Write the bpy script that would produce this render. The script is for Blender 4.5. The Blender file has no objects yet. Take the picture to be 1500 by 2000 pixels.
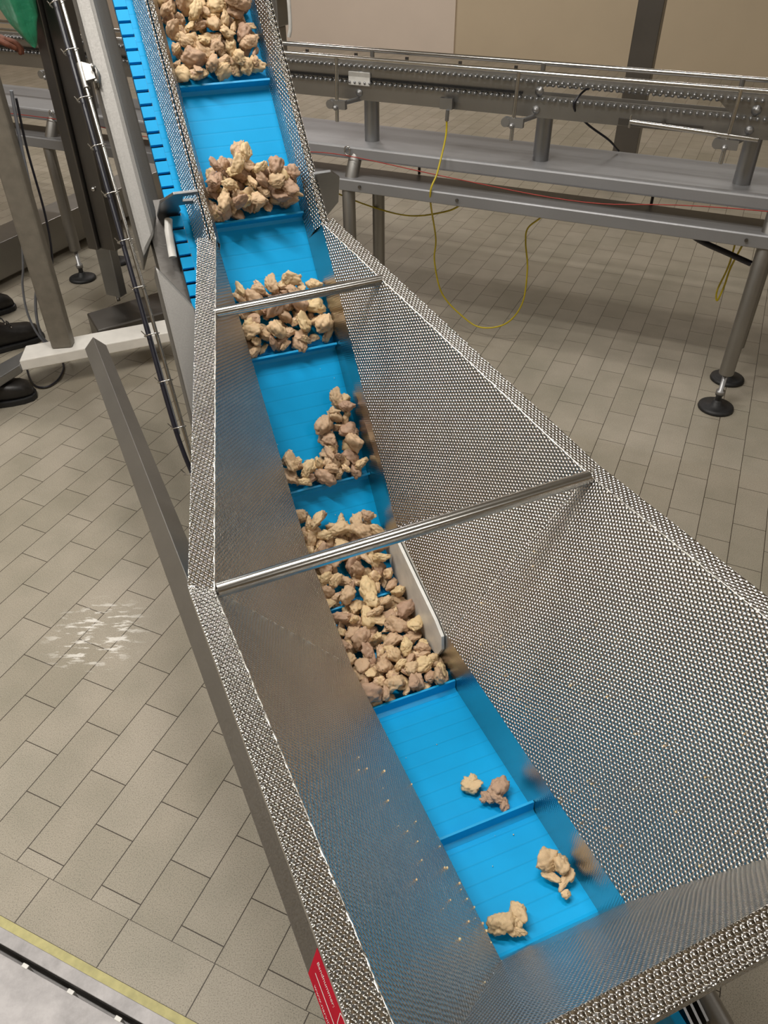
import bpy, math, random
from mathutils import Vector, Matrix, noise
V3 = Vector
sc = bpy.context.scene
COL = sc.collection
H = 1.65            # camera height over the floor
W = 0.21            # clear width of the blue belt
# ------------------------------------------------------------------ camera
PITCH, ROLL, FPX = 0.691742715, 0.004494851, 1523.57
cp, sp_ = math.cos(PITCH), math.sin(PITCH)
fw = V3((0, cp, -sp_)); rt = V3((1, 0, 0)); dn = fw.cross(rt)
cr, sr = math.cos(ROLL), math.sin(ROLL)
r2 = rt * cr + dn * sr; d2 = dn * cr - rt * sr
cam = bpy.data.cameras.new('camera'); camo = bpy.data.objects.new('camera', cam); COL.objects.link(camo)
m = Matrix((r2, -d2, -fw)).transposed().to_4x4(); m.translation = (0, 0, H)
camo.matrix_world = m
cam.sensor_fit = 'VERTICAL'; cam.sensor_height = 24; cam.sensor_width = 18; cam.lens = 24 * FPX / 2000
cam.clip_start = 0.05; cam.clip_end = 60
sc.camera = camo
# ------------------------------------------------------------------ world, view, lights
wd = bpy.data.worlds.new('World'); sc.world = wd; wd.use_nodes = True
wd.node_tree.nodes['Background'].inputs[0].default_value = (1.0, 0.95, 0.88, 1)
wd.node_tree.nodes['Background'].inputs[1].default_value = 0.05
sc.view_settings.view_transform = 'Standard'; sc.view_settings.look = 'None'
sc.view_settings.exposure = 0.0; sc.view_settings.gamma = 1.0; sc.view_settings.use_curve_mapping = False
# tile axes of the room (ut along the walls, vt towards the back wall)
TA = math.radians(-23.9946)
UT = V3((math.cos(TA), math.sin(TA), 0)); VT = V3((-math.sin(TA), math.cos(TA), 0))
def RM(u, v, z): return UT * u + VT * v + V3((0, 0, z))
def lamp(u, v, z, sx, sy, power, col=(1, 0.958, 0.89)):
    l = bpy.data.lights.new('ceiling_tube', 'AREA'); l.shape = 'RECTANGLE'; l.size = sx; l.size_y = sy
    l.energy = power; l.color = col
    o = bpy.data.objects.new('ceiling_tube', l); COL.objects.link(o)
    o.location = RM(u, v, z); o.rotation_euler = (0, 0, TA)
    return o
lamp(-1.5, 0.2, 3.9, 1.5, 0.14, 75)
lamp(-0.8, 1.55, 3.9, 1.5, 0.45, 55)
lamp(2.8, -0.6, 3.9, 1.5, 0.14, 26)
lamp(5.0, 2.0, 3.9, 1.5, 0.14, 36)
lamp(-4.2, 0.6, 3.9, 1.5, 0.14, 90)
lamp(-4.6, 4.0, 3.9, 1.5, 0.14, 45)
lamp(-4.6, 7.2, 3.9, 1.5, 0.14, 75, (1, 0.93, 0.89))
lamp(-0.4, 6.8, 3.9, 1.5, 0.14, 38)

# ------------------------------------------------------------------ materials
def newmat(name):
    m = bpy.data.materials.new(name); m.use_nodes = True
    nt = m.node_tree; b = nt.nodes['Principled BSDF']
    return m, nt, b
def N(nt, t, **kw):
    n = nt.nodes.new(t)
    for k, v in kw.items(): setattr(n, k, v)
    return n
def L(nt, a, b): nt.links.new(a, b)
def mathn(nt, op, a, b=None, c=None):
    n = N(nt, 'ShaderNodeMath', operation=op)
    for i, x in enumerate((a, b, c)):
        if x is None: continue
        if isinstance(x, (int, float)): n.inputs[i].default_value = x
        else: L(nt, x, n.inputs[i])
    return n.outputs[0]
def ramp(nt, fac, stops):
    r = N(nt, 'ShaderNodeValToRGB'); L(nt, fac, r.inputs[0])
    e = r.color_ramp.elements
    while len(e) < len(stops): e.new(0.5)
    for i, (p, c) in enumerate(stops): e[i].position = p; e[i].color = (*c, 1)
    return r.outputs[0]
def noise_t(nt, scale, detail=3, vec=None, rough=0.5):
    n = N(nt, 'ShaderNodeTexNoise'); n.inputs['Scale'].default_value = scale
    n.inputs['Detail'].default_value = detail; n.inputs['Roughness'].default_value = rough
    if vec is not None: L(nt, vec, n.inputs['Vector'])
    return n.outputs[0]
def objco(nt): return N(nt, 'ShaderNodeTexCoord').outputs['Object']
def bump(nt, b, h, strength, dist):
    n = N(nt, 'ShaderNodeBump'); n.inputs['Strength'].default_value = strength; n.inputs['Distance'].default_value = dist
    L(nt, h, n.inputs['Height']); L(nt, n.outputs[0], b.inputs['Normal'])
def plain(name, col, rough=0.5, metal=0.0, nscale=30, var=0.12, bmp=0.0, coat=0):
    m, nt, b = newmat(name)
    n = noise_t(nt, nscale, 4, objco(nt))
    c0 = tuple(x * (1 - var) for x in col); c1 = tuple(min(1, x * (1 + var)) for x in col)
    L(nt, ramp(nt, n, [(0.3, c0), (0.7, c1)]), b.inputs['Base Color'])
    b.inputs['Roughness'].default_value = rough; b.inputs['Metallic'].default_value = metal
    b.inputs['Coat Weight'].default_value = coat
    if bmp: bump(nt, b, n, bmp, 0.002)
    return m
def brushed(name, col, rough=0.32, sc_=(2, 60, 60), var=0.12):
    m, nt, b = newmat(name)
    mp = N(nt, 'ShaderNodeMapping'); mp.inputs['Scale'].default_value = sc_
    L(nt, objco(nt), mp.inputs[0])
    n = noise_t(nt, 8, 4, mp.outputs[0]); n2 = noise_t(nt, 3, 3, objco(nt))
    b.inputs['Base Color'].default_value = (*col, 1); b.inputs['Metallic'].default_value = 1
    c0 = tuple(x * (1 - var) for x in col); c1 = tuple(min(1, x * (1 + var)) for x in col)
    L(nt, ramp(nt, n2, [(0.3, c0), (0.7, c1)]), b.inputs['Base Color'])
    L(nt, mathn(nt, 'MULTIPLY_ADD', n, 0.25, rough - 0.12), b.inputs['Roughness'])
    bump(nt, b, n, 0.06, 0.001)
    return m
def dimple(name, pitch=0.0062, depth=0.0018, col=(0.52, 0.50, 0.465), rough=0.26, strength=1.0):
    m, nt, b = newmat(name)
    uv = N(nt, 'ShaderNodeUVMap').outputs[0]
    s = N(nt, 'ShaderNodeSeparateXYZ'); L(nt, uv, s.inputs[0])
    k = 2 * math.pi / pitch
    acc = None
    for ang in (0.0, math.pi / 3, -math.pi / 3):
        t = mathn(nt, 'ADD', mathn(nt, 'MULTIPLY', s.outputs[0], k * math.cos(ang)), mathn(nt, 'MULTIPLY', s.outputs[1], k * math.sin(ang)))
        c = mathn(nt, 'COSINE', t)
        acc = c if acc is None else mathn(nt, 'ADD', acc, c)
    h = mathn(nt, 'MULTIPLY', mathn(nt, 'POWER', mathn(nt, 'MULTIPLY', mathn(nt, 'ADD', acc, 1.5), 0.2222), 0.6), 1.2)
    b.inputs['Metallic'].default_value = 1
    n2 = noise_t(nt, 5, 3, objco(nt))
    L(nt, ramp(nt, n2, [(0.3, tuple(x * 0.9 for x in col)), (0.7, col)]), b.inputs['Base Color'])
    b.inputs['Roughness'].default_value = rough
    bump(nt, b, h, strength, depth)
    return m
M = {}
M['dimple'] = dimple('dimpled_steel')
M['dimple_fine'] = dimple('dimpled_steel_fine', pitch=0.0045, depth=0.00025, rough=0.2)
M['dimple_rim'] = dimple('dimpled_steel_rim', pitch=0.0070, depth=0.0027, col=(0.60, 0.59, 0.57), rough=0.2)
M['steel'] = brushed('brushed_steel', (0.36, 0.365, 0.375), 0.38)
M['steel_light'] = brushed('light_steel', (0.40, 0.40, 0.405), 0.46)
M['steel_mid'] = brushed('mid_steel', (0.35, 0.34, 0.325), 0.45)
M['steel_dark'] = brushed('dark_steel', (0.2, 0.19, 0.18), 0.38)
M['tray'] = brushed('satin_tray_steel', (0.30, 0.30, 0.31), 0.5, (3, 40, 40), 0.08); M['tray'].node_tree.nodes['Principled BSDF'].inputs['Metallic'].default_value = 0.55
M['beam'] = brushed('satin_beam_steel', (0.27, 0.262, 0.25), 0.62, (40, 40, 40), 0.05)
M['weld'] = plain('weld_seam', (0.8, 0.78, 0.74), 0.3, 1, 300, 0.2, 0.5)
M['polished'] = plain('polished_rod', (0.6, 0.59, 0.57), 0.2, 1, 20, 0.05)
M['black'] = plain('black_rubber', (0.012, 0.012, 0.013), 0.55, 0, 80, 0.3, 0.2)
M['cable_black'] = plain('black_cable', (0.012, 0.012, 0.02), 0.35)
M['cable_grey'] = plain('grey_cable', (0.2, 0.21, 0.24), 0.4)
M['yellow'] = plain('yellow_cable', (0.55, 0.43, 0.02), 0.4)
M['red'] = plain('red_cord', (0.32, 0.03, 0.02), 0.5)
M['white_plastic'] = plain('white_plastic', (0.72, 0.71, 0.68), 0.35)
M['white_bar'] = plain('bare_bright_steel', (0.9, 0.87, 0.82), 0.5, 0.0, 20, 0.05)
M['beige_paint'] = plain('coated_post', (0.19, 0.17, 0.14), 0.5, 0.0)
M['darkbox'] = plain('dark_enamel', (0.02, 0.03, 0.045), 0.4)
M['label_red'] = plain('label_red', (0.5, 0.008, 0.03), 0.35)
M['label_white'] = plain('label_white', (0.85, 0.82, 0.8), 0.4)
M['wall'] = plain('wall_beige', (0.60, 0.50, 0.36), 0.6, 0, 2, 0.03)
M['wall_pink'] = plain('wall_panel_pale', (0.74, 0.64, 0.55), 0.5, 0, 2, 0.03)
M['ceiling'] = plain('ceiling_grey', (0.5, 0.485, 0.455), 0.7, 0, 2, 0.03)
M['leather'] = plain('black_leather', (0.014, 0.012, 0.011), 0.42, 0, 60, 0.3, 0.3)
M['trouser'] = plain('white_trouser', (0.5, 0.5, 0.5), 0.8, 0, 40, 0.1, 0.3)
M['coat'] = plain('white_coat', (0.6, 0.6, 0.6), 0.8, 0, 40, 0.1, 0.3)
M['brown_glove'] = plain('brown_glove', (0.16, 0.05, 0.025), 0.6, 0, 60, 0.3, 0.3)
M['skin'] = plain('skin', (0.5, 0.28, 0.19), 0.55, 0, 40, 0.08)
M['hair'] = plain('hair', (0.03, 0.02, 0.012), 0.7)
M['lips'] = plain('lips', (0.35, 0.12, 0.1), 0.5)
M['eye'] = plain('eye', (0.7, 0.7, 0.68), 0.3)
M['yellow_seal'] = plain('sealant', (0.44, 0.40, 0.17), 0.6, 0, 60, 0.15)
M['rust'] = plain('rusty_cap', (0.4, 0.12, 0.03), 0.7)
m, nt, b = newmat('scratched_steel'); M['drain_steel'] = m
n_ = noise_t(nt, 14, 6, objco(nt), 0.7)
L(nt, ramp(nt, n_, [(0.35, (0.24, 0.23, 0.23)), (0.65, (0.36, 0.345, 0.345))]), b.inputs['Base Color']); b.inputs['Metallic'].default_value = 0.6; b.inputs['Roughness'].default_value = 0.55
m, nt, b = newmat('green_plastic'); M['green'] = m
b.inputs['Base Color'].default_value = (0.02, 0.22, 0.11, 1); b.inputs['Roughness'].default_value = 0.3
b.inputs['Transmission Weight'].default_value = 0.15
bump(nt, b, noise_t(nt, 12, 5, objco(nt)), 0.6, 0.02)
# blue belt: UV = (across, along) in belt widths
m, nt, b = newmat('blue_belt'); M['belt'] = m
uv = N(nt, 'ShaderNodeUVMap').outputs[0]; s = N(nt, 'ShaderNodeSeparateXYZ'); L(nt, uv, s.inputs[0])
fr = mathn(nt, 'FRACT', mathn(nt, 'MULTIPLY', s.outputs[1], 1 / 0.14812))
dd = mathn(nt, 'ABSOLUTE', mathn(nt, 'SUBTRACT', fr, 0.5))
g = mathn(nt, 'SMOOTH_MIN', mathn(nt, 'MULTIPLY', mathn(nt, 'SUBTRACT', 0.5, dd), 12.0), 1.0, 0.3)
nz = noise_t(nt, 9, 4, objco(nt))
mx = N(nt, 'ShaderNodeMix', data_type='RGBA'); L(nt, ramp(nt, g, [(0.0, (0.86, 0.86, 0.86)), (0.8, (1, 1, 1))]), mx.inputs[6])
mx.blend_type = 'MULTIPLY'; mx.inputs[0].default_value = 1
L(nt, ramp(nt, nz, [(0.3, (0.0, 0.34, 0.72)), (0.7, (0.0, 0.38, 0.80))]), mx.inputs[7])
L(nt, mx.outputs[2], b.inputs['Base Color']); b.inputs['Roughness'].default_value = 0.5; b.inputs['Specular IOR Level'].default_value = 0.2
bump(nt, b, g, 0.25, 0.0006)
M['blue'] = plain('blue_plastic', (0.0, 0.36, 0.75), 0.4, 0, 20, 0.05)
M['gap'] = plain('belt_gap', (0.0, 0.02, 0.05), 0.6)
# meat
def meat(name, c0, c1, c2):
    m, nt, b = newmat(name)
    oi = N(nt, 'ShaderNodeObjectInfo')
    va = N(nt, 'ShaderNodeVectorMath', operation='ADD'); L(nt, objco(nt), va.inputs[0]); L(nt, oi.outputs['Random'], va.inputs[1])
    n = noise_t(nt, 55, 4, va.outputs[0], 0.6); n2 = noise_t(nt, 260, 4, va.outputs[0], 0.6)
    t = mathn(nt, 'ADD', mathn(nt, 'MULTIPLY', n, 0.85), mathn(nt, 'MULTIPLY', mathn(nt, 'SUBTRACT', oi.outputs['Random'], 0.5), 0.30))
    c = ramp(nt, t, [(0.28, c0), (0.45, c1), (0.62, c2)])
    fr = ramp(nt, n2, [(0.62, (0, 0, 0)), (0.78, (1, 1, 1))])
    mx = N(nt, 'ShaderNodeMix', data_type='RGBA'); L(nt, mathn(nt, 'MULTIPLY', fr, 0.35), mx.inputs[0])
    L(nt, c, mx.inputs[6]); mx.inputs[7].default_value = (0.75, 0.66, 0.56, 1)
    L(nt, mx.outputs[2], b.inputs['Base Color']); b.inputs['Roughness'].default_value = 0.42
    b.inputs['Subsurface Weight'].default_value = 0.12; b.inputs['Subsurface Radius'].default_value = (0.01, 0.005, 0.003)
    b.inputs['Subsurface Scale'].default_value = 0.5
    bump(nt, b, mathn(nt, 'ADD', n2, mathn(nt, 'MULTIPLY', n, 2.0)), 0.35, 0.0015)
    return m
M['meat'] = meat('frozen_meat', (0.44, 0.28, 0.20), (0.66, 0.47, 0.29), (0.80, 0.62, 0.34))
# floor
TW, TH = 0.100869, 0.207754
def floor_mat(name, front):
    m, nt, b = newmat(name)
    co = objco(nt)
    du = N(nt, 'ShaderNodeVectorMath', operation='DOT_PRODUCT'); L(nt, co, du.inputs[0]); du.inputs[1].default_value = UT
    dv = N(nt, 'ShaderNodeVectorMath', operation='DOT_PRODUCT'); L(nt, co, dv.inputs[0]); dv.inputs[1].default_value = VT
    cx = N(nt, 'ShaderNodeCombineXYZ')
    br = N(nt, 'ShaderNodeTexBrick')
    if not front:
        L(nt, mathn(nt, 'ADD', dv.outputs['Value'], -OV + TH * 40), cx.inputs[0])
        L(nt, mathn(nt, 'ADD', du.outputs['Value'], -OU + TW * 121), cx.inputs[1])
        br.inputs['Brick Width'].default_value = TH; br.inputs['Row Height'].default_value = TW; br.offset = 0.5
    else:
        L(nt, mathn(nt, 'ADD', du.outputs['Value'], 0.969 + TH * 40), cx.inputs[0])
        L(nt, mathn(nt, 'ADD', dv.outputs['Value'], -0.4235 + TW * 120), cx.inputs[1])
        br.inputs['Brick Width'].default_value = TH; br.inputs['Row Height'].default_value = TW; br.offset = 0.0
    L(nt, cx.outputs[0], br.inputs['Vector'])
    br.inputs['Scale'].default_value = 1; br.inputs['Mortar Size'].default_value = 0.0012
    br.inputs['Mortar Smooth'].default_value = 0.2; br.inputs['Bias'].default_value = 0
    br.inputs['Color1'].default_value = (0.345, 0.305, 0.24, 1); br.inputs['Color2'].default_value = (0.395, 0.35, 0.285, 1)
    br.inputs['Mortar'].default_value = (0.055, 0.04, 0.028, 1)
    sp = noise_t(nt, 420, 2, co, 0.7); st = noise_t(nt, 2.2, 4, co); s2 = noise_t(nt, 9, 4, co)
    spk = ramp(nt, sp, [(0.32, (0.5, 0.5, 0.5)), (0.5, (1, 1, 1)), (0.75, (1.12, 1.12, 1.12))])
    stc = ramp(nt, mathn(nt, 'ADD', mathn(nt, 'MULTIPLY', st, 0.6), mathn(nt, 'MULTIPLY', s2, 0.4)), [(0.35, (0.8, 0.82, 0.8)), (0.6, (1, 1, 1))])
    m1 = N(nt, 'ShaderNodeMix', data_type='RGBA', blend_type='MULTIPLY'); m1.inputs[0].default_value = 1
    L(nt, br.outputs['Color'], m1.inputs[6]); L(nt, spk, m1.inputs[7])
    m2 = N(nt, 'ShaderNodeMix', data_type='RGBA', blend_type='MULTIPLY'); m2.inputs[0].default_value = 1
    L(nt, m1.outputs[2], m2.inputs[6]); L(nt, stc, m2.inputs[7])
    # dried white smear
    dist = N(nt, 'ShaderNodeVectorMath', operation='DISTANCE'); L(nt, co, dist.inputs[0]); dist.inputs[1].default_value = RM(-1.33, 1.01, 0)
    mk = ramp(nt, mathn(nt, 'SUBTRACT', 1.0, mathn(nt, 'MULTIPLY', dist.outputs['Value'], 6.5)), [(0.0, (0, 0, 0)), (0.5, (1, 1, 1))])
    mp_ = N(nt, 'ShaderNodeMapping'); mp_.inputs['Rotation'].default_value = (0, 0, -1.2); mp_.inputs['Scale'].default_value = (16, 60, 1); L(nt, co, mp_.inputs[0])
    sm_ = ramp(nt, noise_t(nt, 1.0, 5, mp_.outputs[0], 0.65), [(0.53, (0, 0, 0)), (0.60, (1, 1, 1))])
    m3 = N(nt, 'ShaderNodeMix', data_type='RGBA'); L(nt, mathn(nt, 'MULTIPLY', mathn(nt, 'MULTIPLY', mk, sm_), 0.8), m3.inputs[0])
    L(nt, m2.outputs[2], m3.inputs[6]); m3.inputs[7].default_value = (0.8, 0.77, 0.72, 1)
    L(nt, m3.outputs[2], b.inputs['Base Color'])
    L(nt, mathn(nt, 'MULTIPLY_ADD', sp, 0.3, 0.32), b.inputs['Roughness'])
    b.inputs['Specular IOR Level'].default_value = 0.35
    hh = mathn(nt, 'ADD', mathn(nt, 'MULTIPLY', mathn(nt, 'SUBTRACT', 1.0, br.outputs['Fac']), 1.0), mathn(nt, 'MULTIPLY', sp, 0.25))
    bump(nt, b, hh, 0.5, 0.0015)
    return m
OO = V3((-1.18143563, 1.93471407, 0)); OU, OV = OO.dot(UT), OO.dot(VT)
M['floor'] = floor_mat('floor_tiles', False); M['floor_front'] = floor_mat('floor_tiles_border', True)

# ------------------------------------------------------------------ geometry helpers
ORG = {}
class G:
    def __init__(s): s.v = []; s.f = []; s.mi = []; s.sm = []; s.uv = None
    def add(s, vs, fs, mi=0, sm=False):
        k = len(s.v); s.v += [V3(x) for x in vs]
        for f in fs: s.f.append([k + i for i in f]); s.mi.append(mi); s.sm.append(sm)
        return s
    def poly(s, vs, mi=0): return s.add(vs, [list(range(len(vs)))], mi)
    def prism(s, base, off, mi=0):
        n = len(base); off = V3(off) if not isinstance(off, list) else off
        top = [V3(p) + off for p in base]
        return s.add([V3(p) for p in base] + top, [list(range(n))[::-1], list(range(n, 2 * n))] + [[i, (i + 1) % n, n + (i + 1) % n, n + i] for i in range(n)], mi)
    def box(s, c, ax, ay, az, mi=0):
        c = V3(c); a = [V3(ax) / 2, V3(ay) / 2, V3(az) / 2]
        b = [c - a[0] - a[1] - a[2], c + a[0] - a[1] - a[2], c + a[0] + a[1] - a[2], c - a[0] + a[1] - a[2]]
        return s.prism(b, a[2] * 2, mi)
    def rbox(s, u0, u1, v0, v1, z0, z1, mi=0):   # box in room axes
        return s.prism([RM(u0, v0, z0), RM(u1, v0, z0), RM(u1, v1, z0), RM(u0, v1, z0)], V3((0, 0, z1 - z0)), mi)
    def tube(s, path, r, seg=12, mi=0, cap=True, rs=None):
        path = [V3(p) for p in path]; n = len(path); rings = []
        t0 = (path[1] - path[0]).normalized()
        up = V3((0, 0, 1)) if abs(t0.z) < 0.9 else V3((1, 0, 0))
        x = t0.cross(up).normalized()
        for i, p in enumerate(path):
            if i == 0: t = path[1] - path[0]
            elif i == n - 1: t = path[-1] - path[-2]
            else: t = (path[i + 1] - p).normalized() + (p - path[i - 1]).normalized()
            t.normalize(); x = (x - t * x.dot(t)).normalized(); y = t.cross(x)
            rr = rs[i] if rs else r
            k = 1.0
            if 0 < i < n - 1:
                c = (path[i + 1] - p).normalized().dot((p - path[i - 1]).normalized()); 
            rings.append([p + (x * math.cos(2 * math.pi * j / seg) + y * math.sin(2 * math.pi * j / seg)) * rr for j in range(seg)])
        vs = [q for rg in rings for q in rg]; fs = []
        for i in range(n - 1):
            for j in range(seg): fs.append([i * seg + j, i * seg + (j + 1) % seg, (i + 1) * seg + (j + 1) % seg, (i + 1) * seg + j])
        s.add(vs, fs, mi, True)
        if cap:
            s.add(rings[0], [list(range(seg))[::-1]], mi); s.add(rings[-1], [list(range(seg))], mi)
        return s
    def cyl(s, p0, p1, r, seg=20, mi=0): return s.tube([p0, p1], r, seg, mi)
    def lathe(s, base, axis, prof, seg=28, mi=0):
        axis = V3(axis).normalized(); up = V3((0, 0, 1)) if abs(axis.z) < 0.9 else V3((1, 0, 0))
        x = axis.cross(up).normalized(); y = axis.cross(x); base = V3(base)
        vs = []; 
        for r, h in prof:
            for j in range(seg):
                a = 2 * math.pi * j / seg; vs.append(base + axis * h + (x * math.cos(a) + y * math.sin(a)) * r)
        fs = [[i * seg + j, i * seg + (j + 1) % seg, (i + 1) * seg + (j + 1) % seg, (i + 1) * seg + j] for i in range(len(prof) - 1) for j in range(seg)]
        fs += [list(range(seg))[::-1], list(range((len(prof) - 1) * seg, len(prof) * seg))]
        return s.add(vs, fs, mi, True)
    def sphere(s, c, r, mi=0, sc3=(1, 1, 1), seg=12, rg=8):
        c = V3(c); vs = []; fs = []
        for i in range(rg + 1):
            th = math.pi * i / rg
            for j in range(seg):
                ph = 2 * math.pi * j / seg
                vs.append(c + V3((r * sc3[0] * math.sin(th) * math.cos(ph), r * sc3[1] * math.sin(th) * math.sin(ph), r * sc3[2] * math.cos(th))))
        for i in range(rg):
            for j in range(seg): fs.append([i * seg + j, (i + 1) * seg + j, (i + 1) * seg + (j + 1) % seg, i * seg + (j + 1) % seg])
        return s.add(vs, fs, mi, True)
def smooth_path(pts, k=8):
    pts = [V3(p) for p in pts]; out = []
    P = [pts[0] * 2 - pts[1]] + pts + [pts[-1] * 2 - pts[-2]]
    for i in range(1, len(P) - 2):
        a, b_, c, d = P[i - 1:i + 3]
        for j in range(k):
            t = j / k
            out.append(0.5 * ((2 * b_) + (c - a) * t + (2 * a - 5 * b_ + 4 * c - d) * t * t + (3 * b_ - a - 3 * c + d) * t ** 3))
    out.append(pts[-1]); return out
def tagit(o, label, cat, group=None, kind=None):
    if label: o['label'] = label
    if cat: o['category'] = cat
    if group: o['group'] = group
    if kind: o['kind'] = kind
    return o
def thing(name, loc, label, cat, group=None):
    o = bpy.data.objects.new(name, None); COL.objects.link(o); o.location = loc; o.empty_display_size = 0.05
    ORG[o] = V3(loc); return tagit(o, label, cat, group)
def make(name, g, mats, parent=None, bevel=0, solid=0, uvdir=None, label=None, kind=None, grid=None, smooth=False, origin=None):
    if not isinstance(mats, (list, tuple)): mats = [mats]
    if parent is not None: org = ORG[parent]
    else:
        lo = V3([min(p[i] for p in g.v) for i in range(3)]); hi = V3([max(p[i] for p in g.v) for i in range(3)])
        org = V3(((lo.x + hi.x) / 2, (lo.y + hi.y) / 2, lo.z))
        if origin is not None: org = V3(origin)
    me = bpy.data.meshes.new(name); me.from_pydata([p - org for p in g.v], [], g.f); me.update()
    for mt in mats: me.materials.append(M[mt] if isinstance(mt, str) else mt)
    for p, mi, sm in zip(me.polygons, g.mi, g.sm): p.material_index = mi; p.use_smooth = sm or smooth
    uvl = me.uv_layers.new(name='UVMap')
    if g.uv is not None:
        for lp in me.loops: uvl.data[lp.index].uv = g.uv[lp.vertex_index]
    elif uvdir is not None:
        d = V3(uvdir).normalized()
        for p in me.polygons:
            n = p.normal; t = (d - n * d.dot(n))
            if t.length < 0.05: t = n.orthogonal()
            t.normalize(); bb = n.cross(t)
            for li in p.loop_indices:
                q = g.v[me.loops[li].vertex_index]; uvl.data[li].uv = (q.dot(t), q.dot(bb))
    o = bpy.data.objects.new(name, me); COL.objects.link(o)
    if parent is not None: o.parent = parent
    else: o.location = org
    ORG[o] = org
    if bevel:
        bm_ = o.modifiers.new('bevel', 'BEVEL'); bm_.width = bevel; bm_.segments = 2; bm_.limit_method = 'ANGLE'
    if solid:
        so = o.modifiers.new('solid', 'SOLIDIFY'); so.thickness = solid; so.offset = 0
    if label: o['label'] = label
    if kind: o['kind'] = kind
    return o

# ------------------------------------------------------------------ the room
g = G()
v0, v1, u0_, u1_ = 0.4235, 9.56, -9.0, 7.0
g.poly([RM(u0_, v0, 0), RM(u1_, v0, 0), RM(u1_, v1, 0), RM(u0_, v1, 0)], 0)
g.poly([RM(u0_, 0.3225, 0), RM(u1_, 0.3225, 0), RM(u1_, v0, 0), RM(u0_, v0, 0)], 1)
g.poly([RM(u0_, -4, 0), RM(u1_, -4, 0), RM(u1_, -0.1, 0), RM(u0_, -0.1, 0)], 0)
o = make('floor', g, ['floor', 'floor_front'], kind='structure', origin=(0, 0, 0))
g = G().rbox(u0_, u1_, 9.56, 9.7, 0, 4.2, 0)
make('wall_back', g, ['wall'], kind='structure')
g = G().rbox(u0_, -3.362, 9.535, 9.56, 0, 4.2, 0)
make('trim_1', g, ['wall_pink'], kind='structure')
make('wall_left', G().rbox(u0_ - 0.1, u0_, -4, 9.7, 0, 4.2), ['wall'], kind='structure')
make('wall_right', G().rbox(u1_, u1_ + 0.1, -4, 9.7, 0, 4.2), ['wall'], kind='structure')
make('wall_front', G().rbox(u0_, u1_, -4.1, -4, 0, 4.2), ['wall'], kind='structure')
make('ceiling', G().rbox(u0_, u1_, -4, 9.7, 4.2, 4.3), ['ceiling'], kind='structure')
# floor drain let into the floor beside the camera
make('trim_2', G().rbox(u0_, u1_, 0.306, 0.3225, -0.01, 0.0015), ['yellow_seal'], kind='structure')
dr = thing('floor_drain', RM(-0.8, 0.1, -0.06), 'scratched stainless floor drain let into the tiles behind a yellowish seal', 'floor drain')
make('frame', G().rbox(-3, 1, 0.281, 0.306, -0.012, 0.004).rbox(-3, 1, -0.1, 0.306, -0.07, -0.06), 'drain_steel', dr, bevel=0.001)
make('cover', G().rbox(-3, 1, -0.1, 0.268, -0.008, 0.003), 'drain_steel', dr, bevel=0.001)
for k in range(-4, 3):
    uu = -0.77 + 0.112 * k
    make('spacer', G().rbox(uu - 0.014, uu, 0.2655, 0.2735, -0.03, 0.004), 'white_plastic', dr, bevel=0.001)
# ------------------------------------------------------------------ hopper conveyor (conveyor axes: a across, v along, z up; in belt widths)
CA = 0.3870516741949117
CU = V3((math.cos(CA), math.sin(CA), 0)); CVD = V3((-math.sin(CA), math.cos(CA), 0)); CZ = V3((0, 0, 1))
UC = 1.9929681; VB, ZB, AL, AU = 5.6265189, -6.4307150, -0.07846424, 0.87452035
def C(a, v, z): return CU * ((UC + a) * W) + CVD * (v * W) + CZ * (z * W + H)
DU = CVD * math.cos(AU) + CZ * math.sin(AU); NU = CZ * math.cos(AU) - CVD * math.sin(AU)
TT = 1.0; TH_ = AU - AL; RR = TT / math.tan(TH_ / 2)
def B(s, a, n=0.0):
    """point on the belt: s along (0 = middle of the bend, + up the incline), a across, n above it"""
    if abs(s) < TT:
        al = AL + (s + TT) / (2 * TT) * TH_
        pv = VB - TT * math.cos(AL) + RR * (math.sin(al) - math.sin(AL)); pz = ZB - TT * math.sin(AL) + RR * (math.cos(AL) - math.cos(al))
    else:
        al = AU if s > 0 else AL
        pv = VB + s * math.cos(al); pz = ZB + s * math.sin(al)
    return C(a, pv - n * math.sin(al), pz + n * math.cos(al))
SEND = -3.813
cv = thing('hopper_conveyor', C(0, 4.5, -H / W), 'steel hopper conveyor with blue flighted belt climbing away to the upper left', 'conveyor')
# belt
g = G(); uvs = []
ss = [SEND + 0.02 + (-TT - SEND - 0.02) * i / 30 for i in range(30)] + [-TT + 2 * TT * i / 24 for i in range(24)] + [TT + (8.9 - TT) * i / 60 for i in range(61)]
aa = [-0.80, -0.5, 0.5, 0.72]
vs = []; fs = []
for s_ in ss:
    for a in aa: vs.append(B(s_, a)); uvs.append((a, s_))
na = len(aa)
for i in range(len(ss) - 1):
    for j in range(na - 1): fs.append([i * na + j, i * na + j + 1, (i + 1) * na + j + 1, (i + 1) * na + j])
g.add(vs, fs, 0, True)
# nose of the belt turning down under the front panel
k0 = len(g.v); nose = []
for i in range(9):
    t = math.pi * i / 8; rr = 0.2
    for a in (-0.80, 0.80):
        p = B(SEND + 0.02, a); q = p - CVD * (rr * W * math.sin(t)) - CZ * (rr * W * (1 - math.cos(t))); nose.append(q); uvs.append((a, SEND - t * rr))
g.add(nose, [[2 * i, 2 * i + 1, 2 * i + 3, 2 * i + 2] for i in range(8)], 0, True)
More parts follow.
